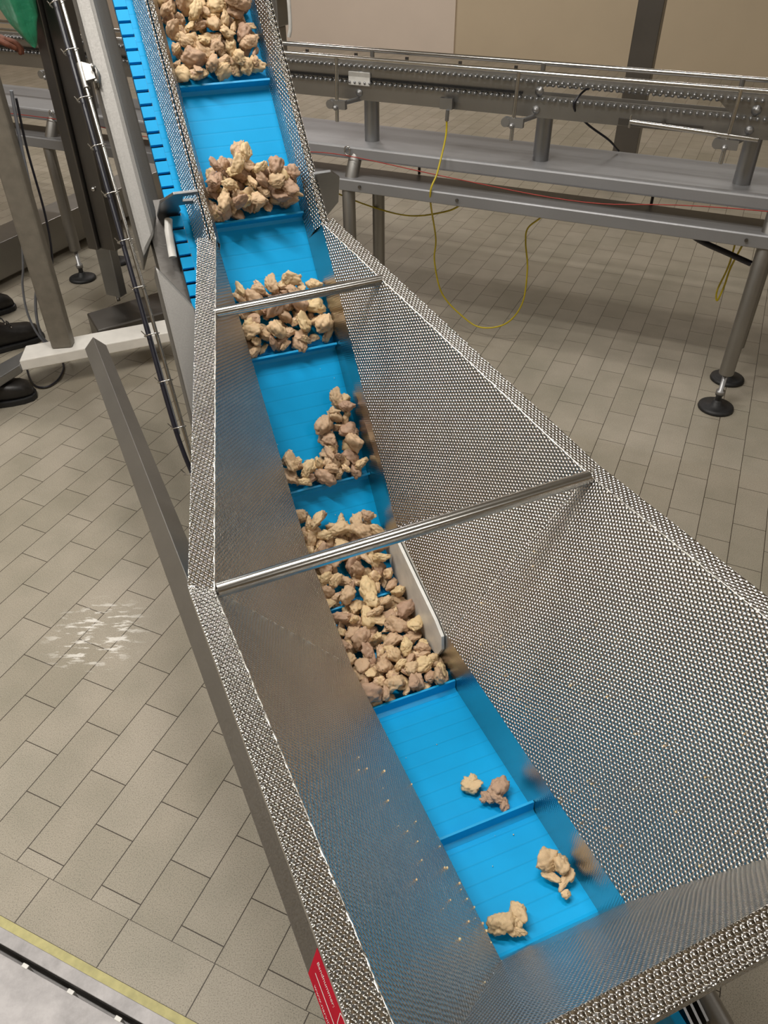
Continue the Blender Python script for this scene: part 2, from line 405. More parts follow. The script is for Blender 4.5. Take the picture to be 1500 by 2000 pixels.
# outer hinge band: one raised module after another with open gaps between
pm = 0.148124
s0 = 1.1
for sgn in (-1,):
    k = 0
    while s0 + k * pm < 8.85:
        sa_ = s0 + k * pm + 0.032; sb = s0 + (k + 1) * pm
        q = [B(sa_, sgn * 0.80, -0.05), B(sb, sgn * 0.80, -0.05), B(sb, sgn * 0.925, -0.05), B(sa_, sgn * 0.925, -0.05)]
        g.prism(q, NU * (0.045 * W)); uvs += [(0.9, s0 + 0.07)] * 8
        k += 1
g.poly([B(0.9, -0.93, -0.06), B(8.9, -0.93, -0.06), B(8.9, -0.8, -0.06), B(0.9, -0.8, -0.06)], 1); uvs += [(0, 0)] * 4
g.uv = uvs
belt = make('belt', g, ['belt', 'gap'], cv)
FL = [1.5028 + i * 1.4812 for i in range(0, 5)] + [0.03, -1.386, -2.866]
for s_ in FL:
    g = G()
    prof = [(-0.05, 0.0), (-0.014, 0.03), (-0.012, 0.125), (0.012, 0.125), (0.014, 0.03), (0.05, 0.0)]
    base = [B(s_ + p[0], -0.492, p[1]) for p in prof]
    g.prism(base, CU * (0.984 * W)); g.uv = [(0.2, s_ + 0.07)] * len(g.v)
    make('flight', g, ['blue'], belt, bevel=0.0007)
# hopper panels
def P_(a, v, z, tilt=0): return C(a, v, z + (tilt if a > 0 else -tilt))
def side(sg):
    T = C(sg * 0.575, 8.03, -2.94)
    R1 = P_(sg * 1.62, 4.24, -4.05, 0.06)
    F = P_(sg * 1.51, 0.815, -3.688, 0.163)
    K1 = C(sg * 0.5, 5.75, -5.375); K2 = C(sg * 0.5, 4.50, -5.80); E = C(sg * 0.5, 1.64, -5.61)
    To = C(sg * 0.737, 8.13, -2.952); R1o = P_(sg * 1.785, 4.36, -4.06, 0.055); Fo = P_(sg * 1.675, 0.66, -3.69, 0.17)
    return T, R1, F, K1, K2, E, To, R1o, Fo
S = {sg: side(sg) for sg in (-1, 1)}
def resub(g, tri_pts, mi=0): g.poly(tri_pts, mi)
hop = None
g = G()
for sg in (-1, 1):
    T, R1, F, K1, K2, E, To, R1o, Fo = S[sg]
    g.poly([T, K1, R1]); g.poly([K1, K2, R1])
    n_ = 14; gv = []; gf = []
    for i in range(n_ + 1):
        for j in range(n_ + 1): gv.append(R1.lerp(F, i / n_).lerp(K2.lerp(E, i / n_), j / n_))
    for i in range(n_):
        for j in range(n_):
            q_ = i * (n_ + 1) + j; gf.append([q_, q_ + 1, q_ + n_ + 2, q_ + n_ + 1])
    g.add(gv, gf, 0, True)
g.poly([S[-1][5], S[1][5], S[1][2], S[-1][2]])
hop = make('hopper', g, ['dimple'], cv, solid=0.0025, uvdir=CVD)
es = hop.modifiers.new('split', 'EDGE_SPLIT'); es.split_angle = math.radians(25)
g = G()
for sg in (-1, 1):
    T, R1, F, K1, K2, E, To, R1o, Fo = S[sg]
    # upright skirts beside the belt
    b0 = [B(SEND, sg * 0.5, -0.02), B(-1.2, sg * 0.5, -0.02), B(-0.6, sg * 0.5, -0.02), B(0, sg * 0.5, -0.02), B(0.6, sg * 0.5, -0.02), B(1.0, sg * 0.5, -0.02)]
    g.poly([E, K2, b0[1], b0[0]]); g.poly([K2, K1, b0[5], b0[4], b0[3], b0[2], b0[1]])
    g.poly([K1, T, B(4.35, sg * 0.5, -0.02), b0[5]])
g.poly([B(SEND, -0.5, -0.02), B(SEND, 0.5, -0.02), S[1][5], S[-1][5]])
make('skirt', g, ['dimple_fine'], hop, solid=0.002, uvdir=CVD)
# folded rim with a turned-down lip
g = G()
dz = CZ * (-0.10 * W)
for sg in (-1, 1):
    T, R1, F, K1, K2, E, To, R1o, Fo = S[sg]
    for a_, b_, ao, bo in ((T, R1, To, R1o), (R1, F, R1o, Fo)):
        g.poly([a_, b_, bo, ao]); g.poly([ao, bo, bo + dz, ao + dz])
    g.poly([T, To, To + dz, T + dz])
g.poly([S[-1][2], S[1][2], S[1][8], S[-1][8]]); g.poly([S[-1][8], S[1][8], S[1][8] + dz, S[-1][8] + dz])
make('rim', g, ['dimple_rim'], hop, solid=0.003, uvdir=CVD)
# weld beads along the folds
random.seed(5)
def bead(a_, b_, r=0.0016):
    n = max(8, int((b_ - a_).length / 0.006)); pts = []; rs = []
    for i in range(n + 1):
        pts.append(a_.lerp(b_, i / n) + V3([random.uniform(-1, 1) * 0.0007 for _ in range(3)])); rs.append(r * random.uniform(0.5, 1.2))
    return pts, rs
g = G()
for sg in (-1, 1):
    T, R1, F, K1, K2, E, To, R1o, Fo = S[sg]
    for a_, b_, r in ((T, R1, 0.0018), (R1, F, 0.0016), (R1, R1o, 0.002), (R1, K2, 0.0016), (E, F, 0.0014)):
        pts, rs = bead(a_, b_, r); g.tube(pts, r, 6, 0, True, rs)
make('weld_bead', g, ['weld'], hop)
# two cross rods
def rod(l, r, rad):
    d = (r - l).normalized()
    make('cross_rod', G().cyl(l, r, rad, 24), ['polished'], cv)
rod(C(-1.598, 4.219, -4.101), C(1.598, 4.219, -3.987), 0.0125)
rod(C(-0.864, 7.049, -3.287), C(0.864, 7.049, -3.235), 0.0105)
# chute walls of the incline
for sg in (-1, 1):
    g = G()
    def Q(s_, a, n): return B(s_, sg * a, n)
    for (s1, s2) in ((4.2, 8.9),):
        n1 = 0.40; n2 = 0.32
        g.poly([Q(s1, .5, -.02), Q(s2, .5, -.02), Q(s2, .52, .18), Q(s1, .52, .26)])
        g.poly([Q(s1, .52, .26), Q(s2, .52, .18), Q(s2, .585, n2), Q(s1, .575, n1)])
        g.poly([Q(s1, .575, n1), Q(s2, .585, n2), Q(s2, .638, n2 + 0.01), Q(s1, .628, n1 + .01)])
        g.poly([Q(s1, .636, n1 + .0), Q(s2, .646, n2), Q(s2, .66, n2 - 0.01), Q(s1, .65, n1 - .01)])
        g.poly([Q(s1, .65, n1 - .01), Q(s2, .66, n2 - .01), Q(s2, .735, .04), Q(s1, .735, .06)])
    make('chute_wall', g, ['dimple_rim'], cv, solid=0.0015, uvdir=DU)
# white wear guide at the bend
for sg in (1,):
    top = [(5.70, -5.49), (5.3, -5.60), (5.026, -5.673), (4.689, -5.76), (4.53, -5.84), (4.51, -6.007), (4.6, -6.2)]
    g = G()
    poly = [C(sg * 0.455, v, z) for v, z in top] + [B(s_, sg * 0.455, 0.05) for s_ in (-0.6, -0.2, 0.2, 0.6, 0.85)]
    g.prism(poly, CU * (sg * 0.036 * W))
    make('wear_guide', g, ['white_plastic'], cv, bevel=0.001)
# roof-shaped rail beside and below the rim
def RAIL(v, da, dz_): return C(-1.735 - 0.04 * (v - 5.8) + da, v, -4.83 - 0.085 * v + dz_)
g = G()
r_ = 0.165
sec = [(-r_, 0), (0, r_ * 1.05), (r_, 0), (0, -r_)]
g.prism([RAIL(-0.6, *p) for p in sec], RAIL(12.1, 0, 0) - RAIL(-0.6, 0, 0))
rail = make('frame_rail', g, ['steel_mid'], cv, bevel=0.0015)
g = G(); g.prism([C(-1.69 - 0.04 * (v - 5.8) + 3.38 + 0.08 * (v - 5.8) + p[0], v, -4.83 - 0.085 * v + p[1]) for v in (-0.6,) for p in sec],
                 C(0.08 * 12.7 - 0.04 * 12.7, 12.7, -0.085 * 12.7) - C(0, 0, 0))
make('frame_rail', g, ['steel_mid'], cv, bevel=0.0015)
# incline side beams
for sg in (-1,):
    def Q(s_, a, n=0.0): return B(s_, sg * a, n)
    g = G()
    sec_ = [(1.30, 0), (1.12, 0), (.955, -.24), (.955, -.45), (1.30, -.45)]
    top_ = [Q(8.9, a_, n__) for a_, n__ in sec_]; bot_ = [Q({1.30: 4.25, 1.12: 4.48, .955: 4.93}[a_], a_, n__) for a_, n__ in sec_]
    g.add(top_ + bot_, [[0, 1, 2, 3, 4], [9, 8, 7, 6, 5]] + [[i, 5 + i, 5 + (i + 1) % 5, (i + 1) % 5] for i in range(5)])
    make('side_beam', g, ['beam'], cv, bevel=0.009)
    g = G()
    g.prism([Q(4.19, 1.205), Q(3.67, .895), Q(2.1, .895), Q(2.1, 1.235)], NU * (-0.40 * W))
    make('side_beam', g, ['beam'], cv, bevel=0.006)
    g = G()
    g.prism([Q(4.9, 1.15, -.12), Q(4.9, .9, -.12), Q(2.1, .9, -.12), Q(2.1, 1.15, -.12)], NU * (-0.3 * W))
    make('web_plate', g, ['steel_dark'], cv)
    make('wear_strip', G().tube([B(4.62, sg * .945, 0.02), B(4.50, sg * .975, 0.03), B(4.22, sg * 1.0, 0.02)], 0.009, 12), ['white_plastic'], cv)
# hold-down bracket plates, standing across the incline
t = 0.03
out = [(-.64,.47),(-.89,.475),(-1.02,.315),(-1.045,-.03),(-.98,-.40),(-1.03,-.70),(-.93,-.55),(-.88,-.25),(-.80,.06),(-.83,.19),(-.64,.20),(-.62,.26),(-.79,.28),(-.79,.40),(-.64,.40)]
g = G().prism([B(4.68, a, n) for a, n in out], DU * (t * W))
make('bracket', g, ['steel'], cv, bevel=0.001)
out = [(.58,.53),(.77,.54),(.91,.36),(1.06,-.3),(1.0,-.73),(.70,-.73),(.70,.1)]
g = G().prism([B(4.68, a, n) for a, n in out], DU * (t * W))
make('bracket', g, ['steel'], cv, bevel=0.001)
# long guide rod with cable and wire clips on the left of the incline
g = G().tube([B(8.9, -1.47, 0.0), B(7, -1.437), B(2.08, -1.335), B(1.4, -1.33, -.03)], 0.0042, 10)
grod = make('guide_rod', g, ['polished'], cv)
g = G().tube(smooth_path([B(8.9, -1.55, -0.05), B(7, -1.50, -.05), B(5.4, -1.475, -.05), B(4, -1.45, -.05), B(2.7, -1.43, -.05), B(2.2, -1.40, -.06), B(1.75, -1.33, -.10)], 10), 0.0052, 10)
make('cable', g, ['cable_black'], cv)
g = G().tube(smooth_path([B(8.9, -1.53, -0.1), B(7, -1.478, -.09), B(5.4, -1.455, -.09), B(4, -1.43, -.09), B(2.4, -1.39, -.1)], 8), 0.0022, 8)
make('cable', g, ['cable_grey'], cv)
for i in range(11):
    s_ = 1.95 + 0.503 * i
    a0 = -1.335 - 0.0205 * (s_ - 2.08) * 1.0
    g = G().tube(smooth_path([B(s_, a0 + .03, 0.03), B(s_, a0 - .02, 0.045), B(s_, a0 - .08, .03), B(s_ + .01, a0 - .125, -.03), B(s_ + .02, a0 - .10, -.10), B(s_ + .08, a0 - .14, -.08)], 5), 0.0013, 6)
    make('clip', g, ['polished'], grod)
# clamp on the rod
g = G()
g.cyl(B(6.08, -1.415, 0), B(6.34, -1.42, 0), 0.0075, 14)
g.prism([B(6.12, -1.41, .02), B(6.32, -1.41, .02), B(6.28, -1.31, .02), B(6.14, -1.31, .02)], NU * (.05 * W))
g.lathe(B(6.2, -1.30, -.02), CU, [(0.001, 0), (0.022, 0), (0.024, 0.004), (0.010, 0.010), (0.001, 0.012)], 20)
for i in range(5):
    t = 2 * math.pi * i / 5; c0 = B(6.2, -1.31, 0)
    e = c0 + (DU * math.cos(t) + NU * math.sin(t)) * 0.024; g.tube([c0, e], 0.003, 8); g.sphere(e, 0.0042)
make('clamp', g, ['steel_mid'], grod)
# support of the incline: floor frame and post, telescopic column, floor block
def az(a, v, z): return CU * a + CVD * v + CZ * z
fr_ = thing('support_frame', az(-0.93, 2.45, 0.0) if False else V3((-1.2, 2.95, 0)), 'bright flat floor frame with a coated post behind the boots', 'machine frame')
hb = 0.15
p0 = V3((-1.457, 2.884, hb)); p1 = V3((-0.949, 3.112, hb)); p2 = V3((-0.906, 2.992, hb)); p3 = V3((-1.438, 2.756, hb))
dirx = (p1 - p0).normalized()
ext = dirx * 0.35
g = G().prism([p0 - CZ * 0.045, p1 + ext - CZ * 0.045, p2 + ext - CZ * 0.045, p3 - CZ * 0.045], CZ * 0.045)
make('cross_bar', g, ['white_bar'], fr_, bevel=0.004)
dn_ = -CVD
q0 = p3 + dn_ * 0.0
g = G().prism([p0 - CZ * 0.05, p3 + (p3 - p0) * .05 - CZ * 0.05, p3 - dirx * 0.42 + dn_ * 0.40 - CZ * 0.05, p0 - dirx * 0.50 + dn_ * 0.40 - CZ * 0.05], CZ * 0.035)
make('side_bar', g, ['steel'], fr_, bevel=0.004)
pb = RM(-2.355, 2.095, 0)
g = G().prism([pb + V3((x, y, 0.15)) for x, y in ((-.040, -.022), (.040, -.010), (.034, .05), (-.046, .038))], CZ * 1.9)
make('post', g, ['beige_paint'], fr_, bevel=0.008)
for pt in (V3((-0.75, 3.12, 0)),):
    make('foot', G().lathe(pt, CZ, [(0.03, 0), (0.03, 0.012), (0.012, 0.02), (0.010, 0.105)], 20), ['black'], fr_)
col_ = thing('telescopic_column', RM(-2.47, 2.6, 0.0), 'tall slim grey telescopic column with a thinner foot on the dark floor block', 'column')
g = G().rbox(-2.555, -2.505, 2.56, 2.64, 0.36, 2.2).rbox(-2.500, -2.425, 2.58, 2.66, 0.36, 2.2)
make('outer_tube', g, ['steel_dark'], col_, bevel=0.004)
make('inner_tube', G().rbox(-2.555, -2.475, 2.60, 2.65, 0.13, 0.40), ['steel'], col_, bevel=0.003)
make('spindle', G().cyl(RM(-2.515, 2.625, 0.10), RM(-2.515, 2.625, 0.14), 0.012, 12), ['polished'], col_)
make('bolt', G().sphere(RM(-2.462, 2.575, 0.62), 0.010), ['polished'], col_)
g = G().prism([RM(-2.56, 2.46, 0.0), RM(-2.40, 2.34, 0.0), RM(-2.05, 2.95, 0.0), RM(-2.24, 3.10, 0.0)], CZ * 0.10)
o = make('floor_block', g, ['steel_dark'], bevel=0.006); tagit(o, 'low dark steel block on the floor under the telescopic column', 'block')
# low kerb box on the floor
g = G().rbox(-3.52, -3.33, 2.2, 5.2, 0.03, 0.20)
o = make('kerb_box', g, ['steel_mid'], bevel=0.004); tagit(o, 'long low steel kerb box running across the floor behind the pipe legs', 'kerb')
# ------------------------------------------------------------------ label on the frame rail, lettering as thin raised shapes
def text_geo(body, size):
    cu = bpy.data.curves.new('t', 'FONT'); cu.body = body; cu.size = size
    ob = bpy.data.objects.new('t', cu); COL.objects.link(ob)
    dg = bpy.context.evaluated_depsgraph_get(); me = bpy.data.meshes.new_from_object(ob.evaluated_get(dg))
    vs = [tuple(v.co) for v in me.vertices]; fs = [list(p.vertices) for p in me.polygons]
    bpy.data.objects.remove(ob); bpy.data.curves.remove(cu); bpy.data.meshes.remove(me)
    return vs, fs
# left face of the rail: from left corner to ridge
def FACE(v, t, lift=0.0):     # t 0 = lower left corner, 1 = ridge
    a0 = RAIL(v, -r_, 0); a1 = RAIL(v, 0, r_ * 1.05)
    n = (a1 - a0).cross(CVD).normalized()
    if n.z < 0: n = -n
    return a0.lerp(a1, t) + n * lift
fw_ = (FACE(1, 1) - FACE(1, 0)).length
g = G()
# lettering reads with its baseline towards the lower left, running towards the camera
LV0 = 1.93; LV1 = -0.5
K_ = 0.60      # the part of the face left of the rim
g.poly([FACE(LV0 - 0.10, 0.03, .0006), FACE(LV0 - 0.02, .97 * K_, .0006), FACE(LV1, .97 * K_, .0006), FACE(LV1, .03, .0006)], 0)
def put(body, size, vstart, tbase, length=None, slant=0.0):
    vs, fs = text_geo(body, size)
    w = max(p[0] for p in vs); k = (length / w) if length else 1
    g.add([FACE(vstart - p[0] * k / W, tbase * K_ + p[1] * .62 / fw_, .0010) for p in vs], fs, 1)
put('Bandnummer:', 0.0085, 1.84, 0.67, 0.055)
put('www.narvilles.nl', 0.0066, 1.75, 0.13, 0.066)
put('053', 0.017, 1.44, 0.60, 0.026)
put('direct', 0.0066, 1.36, 0.13, 0.024)
def strip(pts, w=0.0005):
    for (va, ta), (vb_, tb) in zip(pts[:-1], pts[1:]):
        A_ = FACE(va, ta * K_, .0010); B_ = FACE(vb_, tb * K_, .0010); d = (B_ - A_).normalized()
        n = (FACE(1, 1) - FACE(1, 0)).normalized().cross(CVD).normalized(); sdir = d.cross(n).normalized() * w
        g.poly([A_ - sdir, B_ - sdir, B_ + sdir, A_ + sdir], 1)
strip([(1.80, .42), (-0.5, .42)]); strip([(1.50, .60), (1.53, .90), (1.50, .95), (-.5, .95)]); strip([(1.50, .60), (1.46, .53), (-.5, .53)])
make('number_label', g, ['label_red', 'label_white'], rail)

# lower end of the machine under the front rim
g = G().cyl(C(-0.9, 1.72, -6.36), C(1.05, 1.72, -6.36), 0.030, 24)
make('end_roller', g, ['blue'], cv)
g = G()
for k, a in enumerate((0.74, 0.80, 0.86)):
    g.prism([C(a, 1.35, -6.9), C(a, 1.35, -6.2), C(a, 0.95, -6.35), C(a, 0.85, -6.9)], CU * (.02 * W))
make('side_plate', g, ['steel'], cv)
make('end_block', G().box(C(.66, 1.15, -6.7), CU * (.08 * W), CVD * (.4 * W), CZ * (.8 * W)), ['blue'], cv, bevel=.002)
g = G().cyl(C(1.0, 1.45, -6.4), C(1.0, 0.75, -6.55), 0.022, 20).lathe(C(1.0, 0.75, -6.55), -CVD, [(0.03, 0), (0.034, 0.004), (0.034, 0.014), (0.026, 0.018)], 24)
make('end_tube', g, ['steel_mid'], cv)
# legs of the machine
for a, v in ((-0.75, 2.3), (0.75, 2.3), (-0.75, 6.2), (0.75, 6.2)):
    g = G().box(C(a, v, (-H / W - 6.75) / 2 - 0.0), CU * .05, CVD * .05, CZ * (H - 6.75 * W + 0.0))
    make('leg', g, ['steel_mid'], cv)

# ------------------------------------------------------------------ chunks of meat
def chunk_mesh(seed, nl=0):
    rnd = random.Random(seed)
    bm = __import__('bmesh').new(); bmesh = __import__('bmesh')
    bmesh.ops.create_icosphere(bm, subdivisions=4, radius=1.0)
    lobes = [(V3((0, 0, 0)), 1.0)]
    for _ in range(nl or rnd.randint(2, 4)):
        d = V3([rnd.gauss(0, 1) for _ in range(3)]).normalized(); rad = rnd.uniform(0.45, 0.75)
        lobes.append((d * rnd.uniform(0.35, rad * 0.98), rad))
    lobes[0] = (V3((0, 0, 0)), rnd.uniform(0.6, 0.8))
    planes = []
    for _ in range(rnd.randint(8, 13)):
        planes.append((V3([rnd.gauss(0, 1) for _ in range(3)]).normalized(), rnd.uniform(0.42, 0.8)))
    off = V3((rnd.random() * 50, rnd.random() * 50, rnd.random() * 50))
    sc3 = V3((rnd.uniform(0.95, 1.35), rnd.uniform(0.75, 1.0), rnd.uniform(0.5, 0.75)))
    for v in bm.verts:
        d = v.co.normalized(); rs = []
        for c, rr in lobes:
            b_ = d.dot(c); q = rr * rr - c.length_squared + b_ * b_
            rs.append(b_ + math.sqrt(q) if q > 0 else 0)
        k = 26.0; r = math.log(sum(math.exp(k * x) for x in rs)) / k
        for n, p in planes:
            dd = d.dot(n)
            if dd > 0.05:
                rp = p / dd
                r = -math.log(math.exp(-k * r) + math.exp(-k * rp)) / k if abs(r - rp) < 1.5 else min(r, rp)
        nz = noise.noise(d * 2.3 + off) * 0.22 + noise.noise(d * 5.0 + off) * 0.14 + noise.noise(d * 12 + off) * 0.05
        rg = 1 - abs(noise.noise(d * 3.0 + off * 2)); nz -= max(0, rg - 0.86) * 0.9
        r = r * (1 + nz)
        v.co = V3((d.x * r * sc3.x, d.y * r * sc3.y, d.z * r * sc3.z))
    mx = max(v.co.length for v in bm.verts)
    for v in bm.verts: v.co /= mx
    me = bpy.data.meshes.new('meat_chunk'); bm.to_mesh(me); bm.free()
    me.materials.append(M['meat'])
    for p in me.polygons: p.use_smooth = True
    return me
CM = [chunk_mesh(100 + i) for i in range(18)]
CR = []
for me in CM:
    ext = sorted([max(abs(v.co[i]) for v in me.vertices) for i in range(3)]); CR.append(ext)
def inpoly(x, y, P):
    c = False; n = len(P)
    for i in range(n):
        x1, y1 = P[i]; x2, y2 = P[(i + 1) % n]
        if (y1 > y) != (y2 > y) and x < (x2 - x1) * (y - y1) / (y2 - y1) + x1: c = not c
    return c
def add_chunk(s_, a, n, size, seed, label, group=None):
    rnd = random.Random(seed)
    me = CM[rnd.randrange(len(CM))]
    o = bpy.data.objects.new('meat_chunk', me); COL.objects.link(o)
    o.location = B(s_, a, n)
    base = Matrix((CU, DU if s_ > 0 else CVD, NU if s_ > 0 else CZ)).transposed()
    rot = Matrix.Rotation(rnd.uniform(0, 6.28), 3, 'Z') @ Matrix.Rotation(rnd.gauss(0, 0.5), 3, 'X') @ Matrix.Rotation(rnd.gauss(0, 0.5), 3, 'Y')
    o.rotation_euler = (base @ rot).to_euler(); o.scale = (size * W,) * 3
    tagit(o, label, 'meat chunk', group)
    return o
PILES = [
 ('P7', [(7.25,-0.45),(7.2,0.46),(6.31,0.46),(6.07,0.46),(6.02,-0.49),(6.33,-0.47)], 118, 5, 'diced meat chunk heaped behind the uppermost visible flight of the blue belt', 'meat chunks above the top flight'),
 ('P6', [(4.95,-0.49),(4.99,-0.31),(5.12,-0.21),(5.15,-0.05),(4.93,0.08),(4.95,0.33),(4.9,0.44),(4.6,0.46),(4.54,-0.49)], 84, 3, 'diced meat chunk heaped behind the flight above the hopper corner', 'meat chunks behind the second flight'),
 ('P5', [(3.75,-0.44),(3.77,-0.1),(3.75,0.29),(3.65,0.46),(3.1,0.46),(3.05,0.4),(3.05,-0.49),(3.4,-0.49)], 62, 2, 'diced meat chunk lying around the thinner cross rod of the hopper', 'meat chunks under the upper cross rod'),
 ('P4', [(1.93,-0.44),(1.85,-0.30),(1.8,-0.02),(1.95,0.07),(2.15,0.07),(2.4,0.23),(2.42,0.36),(2.23,0.46),(1.57,0.46),(1.57,-0.43)], 52, 2, 'diced meat chunk in the small triangular heap midway down the incline', 'meat chunks in the middle compartment'),
 ('P3', [(1.25,-0.42),(1.15,-0.09),(1.04,0.18),(1.12,0.35),(0.94,0.42),(0.58,0.42),(0.13,0.42),(0.11,-0.44),(0.78,-0.44)], 84, 4, 'diced meat chunk in the heap crossing beneath the thicker cross rod', 'meat chunks under the lower cross rod'),
 ('P2', [(-0.06,-0.28),(0.0,-0.1),(0.0,0.42),(-0.65,0.44),(-1.05,0.46),(-1.33,0.46),(-1.34,-0.49),(-0.5,-0.49)], 140, 6, 'diced meat chunk in the big heap at the foot of the incline', 'meat chunks in the lowest heap'),
]
ALLP = []
for name, P, cnt, sd, lab, grp in PILES:
    rnd = random.Random(sd * 7 + 1); placed = []
    xs = [p[0] for p in P]; ys = [p[1] for p in P]
    tries = 0
    while len(placed) < cnt and tries < 6000:
        tries += 1
        size = rnd.choice((0.085, 0.095, 0.105, 0.115, 0.13, 0.145)) * rnd.uniform(0.9, 1.1)
        # choose the lowest resting spot out of a few candidates
        best = None
        for _ in range(14):
            x = rnd.uniform(min(xs), max(xs)); y = rnd.uniform(min(ys) + size * .3, max(ys) - size * .3)
            if not inpoly(x, y, P): continue
            n = size * 0.52
            for (px_, py_, pn, ps) in placed:
                d = math.hypot(px_ - x, py_ - y); rr = (ps + size) * 0.62
                if d < rr: n = max(n, pn + math.sqrt(rr * rr - d * d) * 0.58)
            if n > 0.42: continue
            if best is None or n < best[2]: best = (x, y, n)
        if best is None: continue
        placed.append((*best, size))
    for i, (x, y, n, size) in enumerate(placed): ALLP.append((n * 0.6 + size * 2, x, y, n, size, sd * 1000 + i, lab, grp))
ALLP.sort(reverse=True)
rest = []
for k, (_, x, y, n, size, seed, lab, grp) in enumerate(ALLP):
    o = add_chunk(x, y, n, size, seed, lab, grp)
    if k >= 296: rest.append(o)
# the small, mostly covered remainder of the heaps as one object
g = G()
for o in rest:
    mw = Matrix.LocRotScale(o.location, o.rotation_euler, o.scale); me = o.data
    st = 1
    g.add([mw @ v.co for v in me.vertices], [list(p.vertices) for p in me.polygons], 0, True)
    bpy.data.objects.remove(o)
o = make('meat_chunks', g, ['meat']); tagit(o, 'small diced meat pieces filling the undersides of all the heaps', 'meat chunks', None, 'stuff')
def clump(bits):
    vs = []; fs = []
    for dx, dy, dz, sz, mi, ang in bits:
        me = CM[mi]; k = len(vs); R_ = Matrix.Rotation(ang, 3, 'Z')
        vs += [R_ @ v.co * sz + V3((dx, dy, dz)) for v in me.vertices]; fs += [[k + i for i in p.vertices] for p in me.polygons]
    me = bpy.data.meshes.new('meat_chunk'); me.from_pydata(vs, [], fs); me.update(); me.materials.append(M['meat'])
    for p in me.polygons: p.use_smooth = True
    return me
CL = [clump([(0, 0, 0, .9, 4, 0), (.25, .2, .05, .6, 9, 1)]),
      clump([(.25, .35, .1, .75, 2, .5), (-.35, .1, 0, .6, 6, 2), (.15, -.45, 0, .55, 8, 1), (-.65, .15, -.05, .3, 1, 0), (-.1, -.15, .15, .5, 12, 2)]),
      clump([(-.1, .45, .15, .65, 3, 0), (.25, .1, .1, .5, 5, 1), (-.3, -.05, 0, .5, 10, 2), (.1, -.45, 0, .5, 7, .5), (.45, -.3, 0, .35, 11, 1), (-.05, -.85, -.05, .25, 14, 0)]),
      clump([(-.4, .1, .1, .7, 13, .3), (.4, .15, .15, .6, 15, 1), (.1, -.35, 0, .45, 16, 2), (-.15, -.2, 0, .4, 0, 2)])]
for (s_, a, size, seed, mi, lab) in ((-2.47, 0.105, .13, 1, 18, 'round pale meat chunk alone on the blue belt, left of the jagged chunk'),
                       (-2.68, 0.25, .17, 2, 19, 'jagged pinkish meat chunk lying just behind the lowest flight'),
                       (-3.46, 0.335, .20, 3, 20, 'large ragged meat chunk against the right skirt below the lowest flight'),
                       (-3.66, -0.18, .185, 4, 21, 'two-lobed brownish meat chunk at the very bottom end of the belt')):
    o = add_chunk(s_, a, size * 0.46, size, seed, lab); o.data = CL[mi - 18]; b3 = Matrix((CU, CVD, CZ)).transposed(); o.rotation_euler = b3.to_euler()
# crumbs
rnd = random.Random(3)
g = G()
T, R1, F, K1, K2, E, To, R1o, Fo = S[1]
for i in range(60):
    a_ = rnd.random(); b_ = rnd.random() ** 1.5
    p = E.lerp(K2, a_).lerp(F.lerp(R1, a_), b_ * .7)
    nn = (K2 - E).cross(F - E).normalized()
    if nn.z < 0: nn = -nn
    g.sphere(p + nn * .002, rnd.uniform(.0006, .0016), 0, (1, 1.3, .8), 6, 4)
T, R1, F, K1, K2, E, To, R1o, Fo = S[-1]
for i in range(30):
    a_ = rnd.random() * .6; b_ = rnd.random() ** 2
    p = E.lerp(K2, a_).lerp(F.lerp(R1, a_), b_ * .5)
    nn = (K2 - E).cross(F - E).normalized()
    if nn.z < 0: nn = -nn
    g.sphere(p + nn * .002, rnd.uniform(.0006, .002), 0, (1, 1.3, .8), 6, 4)
for i in range(30):
    g.sphere(B(rnd.uniform(-3.7, 3.5), rnd.uniform(-.45, .45), .012), rnd.uniform(.0005, .0012), 0, (1, 1.3, .8), 6, 4)
o = make('crumbs', g, ['meat']); tagit(o, 'tiny pale meat crumbs scattered over the hopper sides and belt', 'crumbs', None, 'stuff')

# ------------------------------------------------------------------ long conveyor in the background
bc = thing('long_conveyor', RM(-1.5, 3.15, 0), 'long steel chain conveyor on pipe legs crossing behind the hopper', 'conveyor')
ua, ub = -6.5, 1.6
g = G().prism([RM(ua, 2.98, .742), RM(ua, 2.985, .79), RM(ua, 3.335, .79), RM(ua, 3.34, .742)], UT * (ub - ua))
make('box_beam', g, ['tray'], bc, bevel=0.008)
g = G().prism([RM(ua, 2.90, .645), RM(ua, 2.90, .685), RM(ua, 2.905, .690), RM(ua, 3.20, .648), RM(ua, 3.20, .642), RM(ua, 2.92, .640)][::-1], UT * (ub - ua))
make('drip_tray', g, ['tray'], bc, bevel=0.002)
make('bolt', G().cyl(RM(-1.39, 2.90, .668), RM(-1.39, 2.893, .668), .006, 10).cyl(RM(-0.98, 2.90, .668), RM(-0.98, 2.893, .668), .006, 10).cyl(RM(.06, 2.90, .668), RM(.06, 2.893, .668), .006, 10), ['steel_dark'], bc)
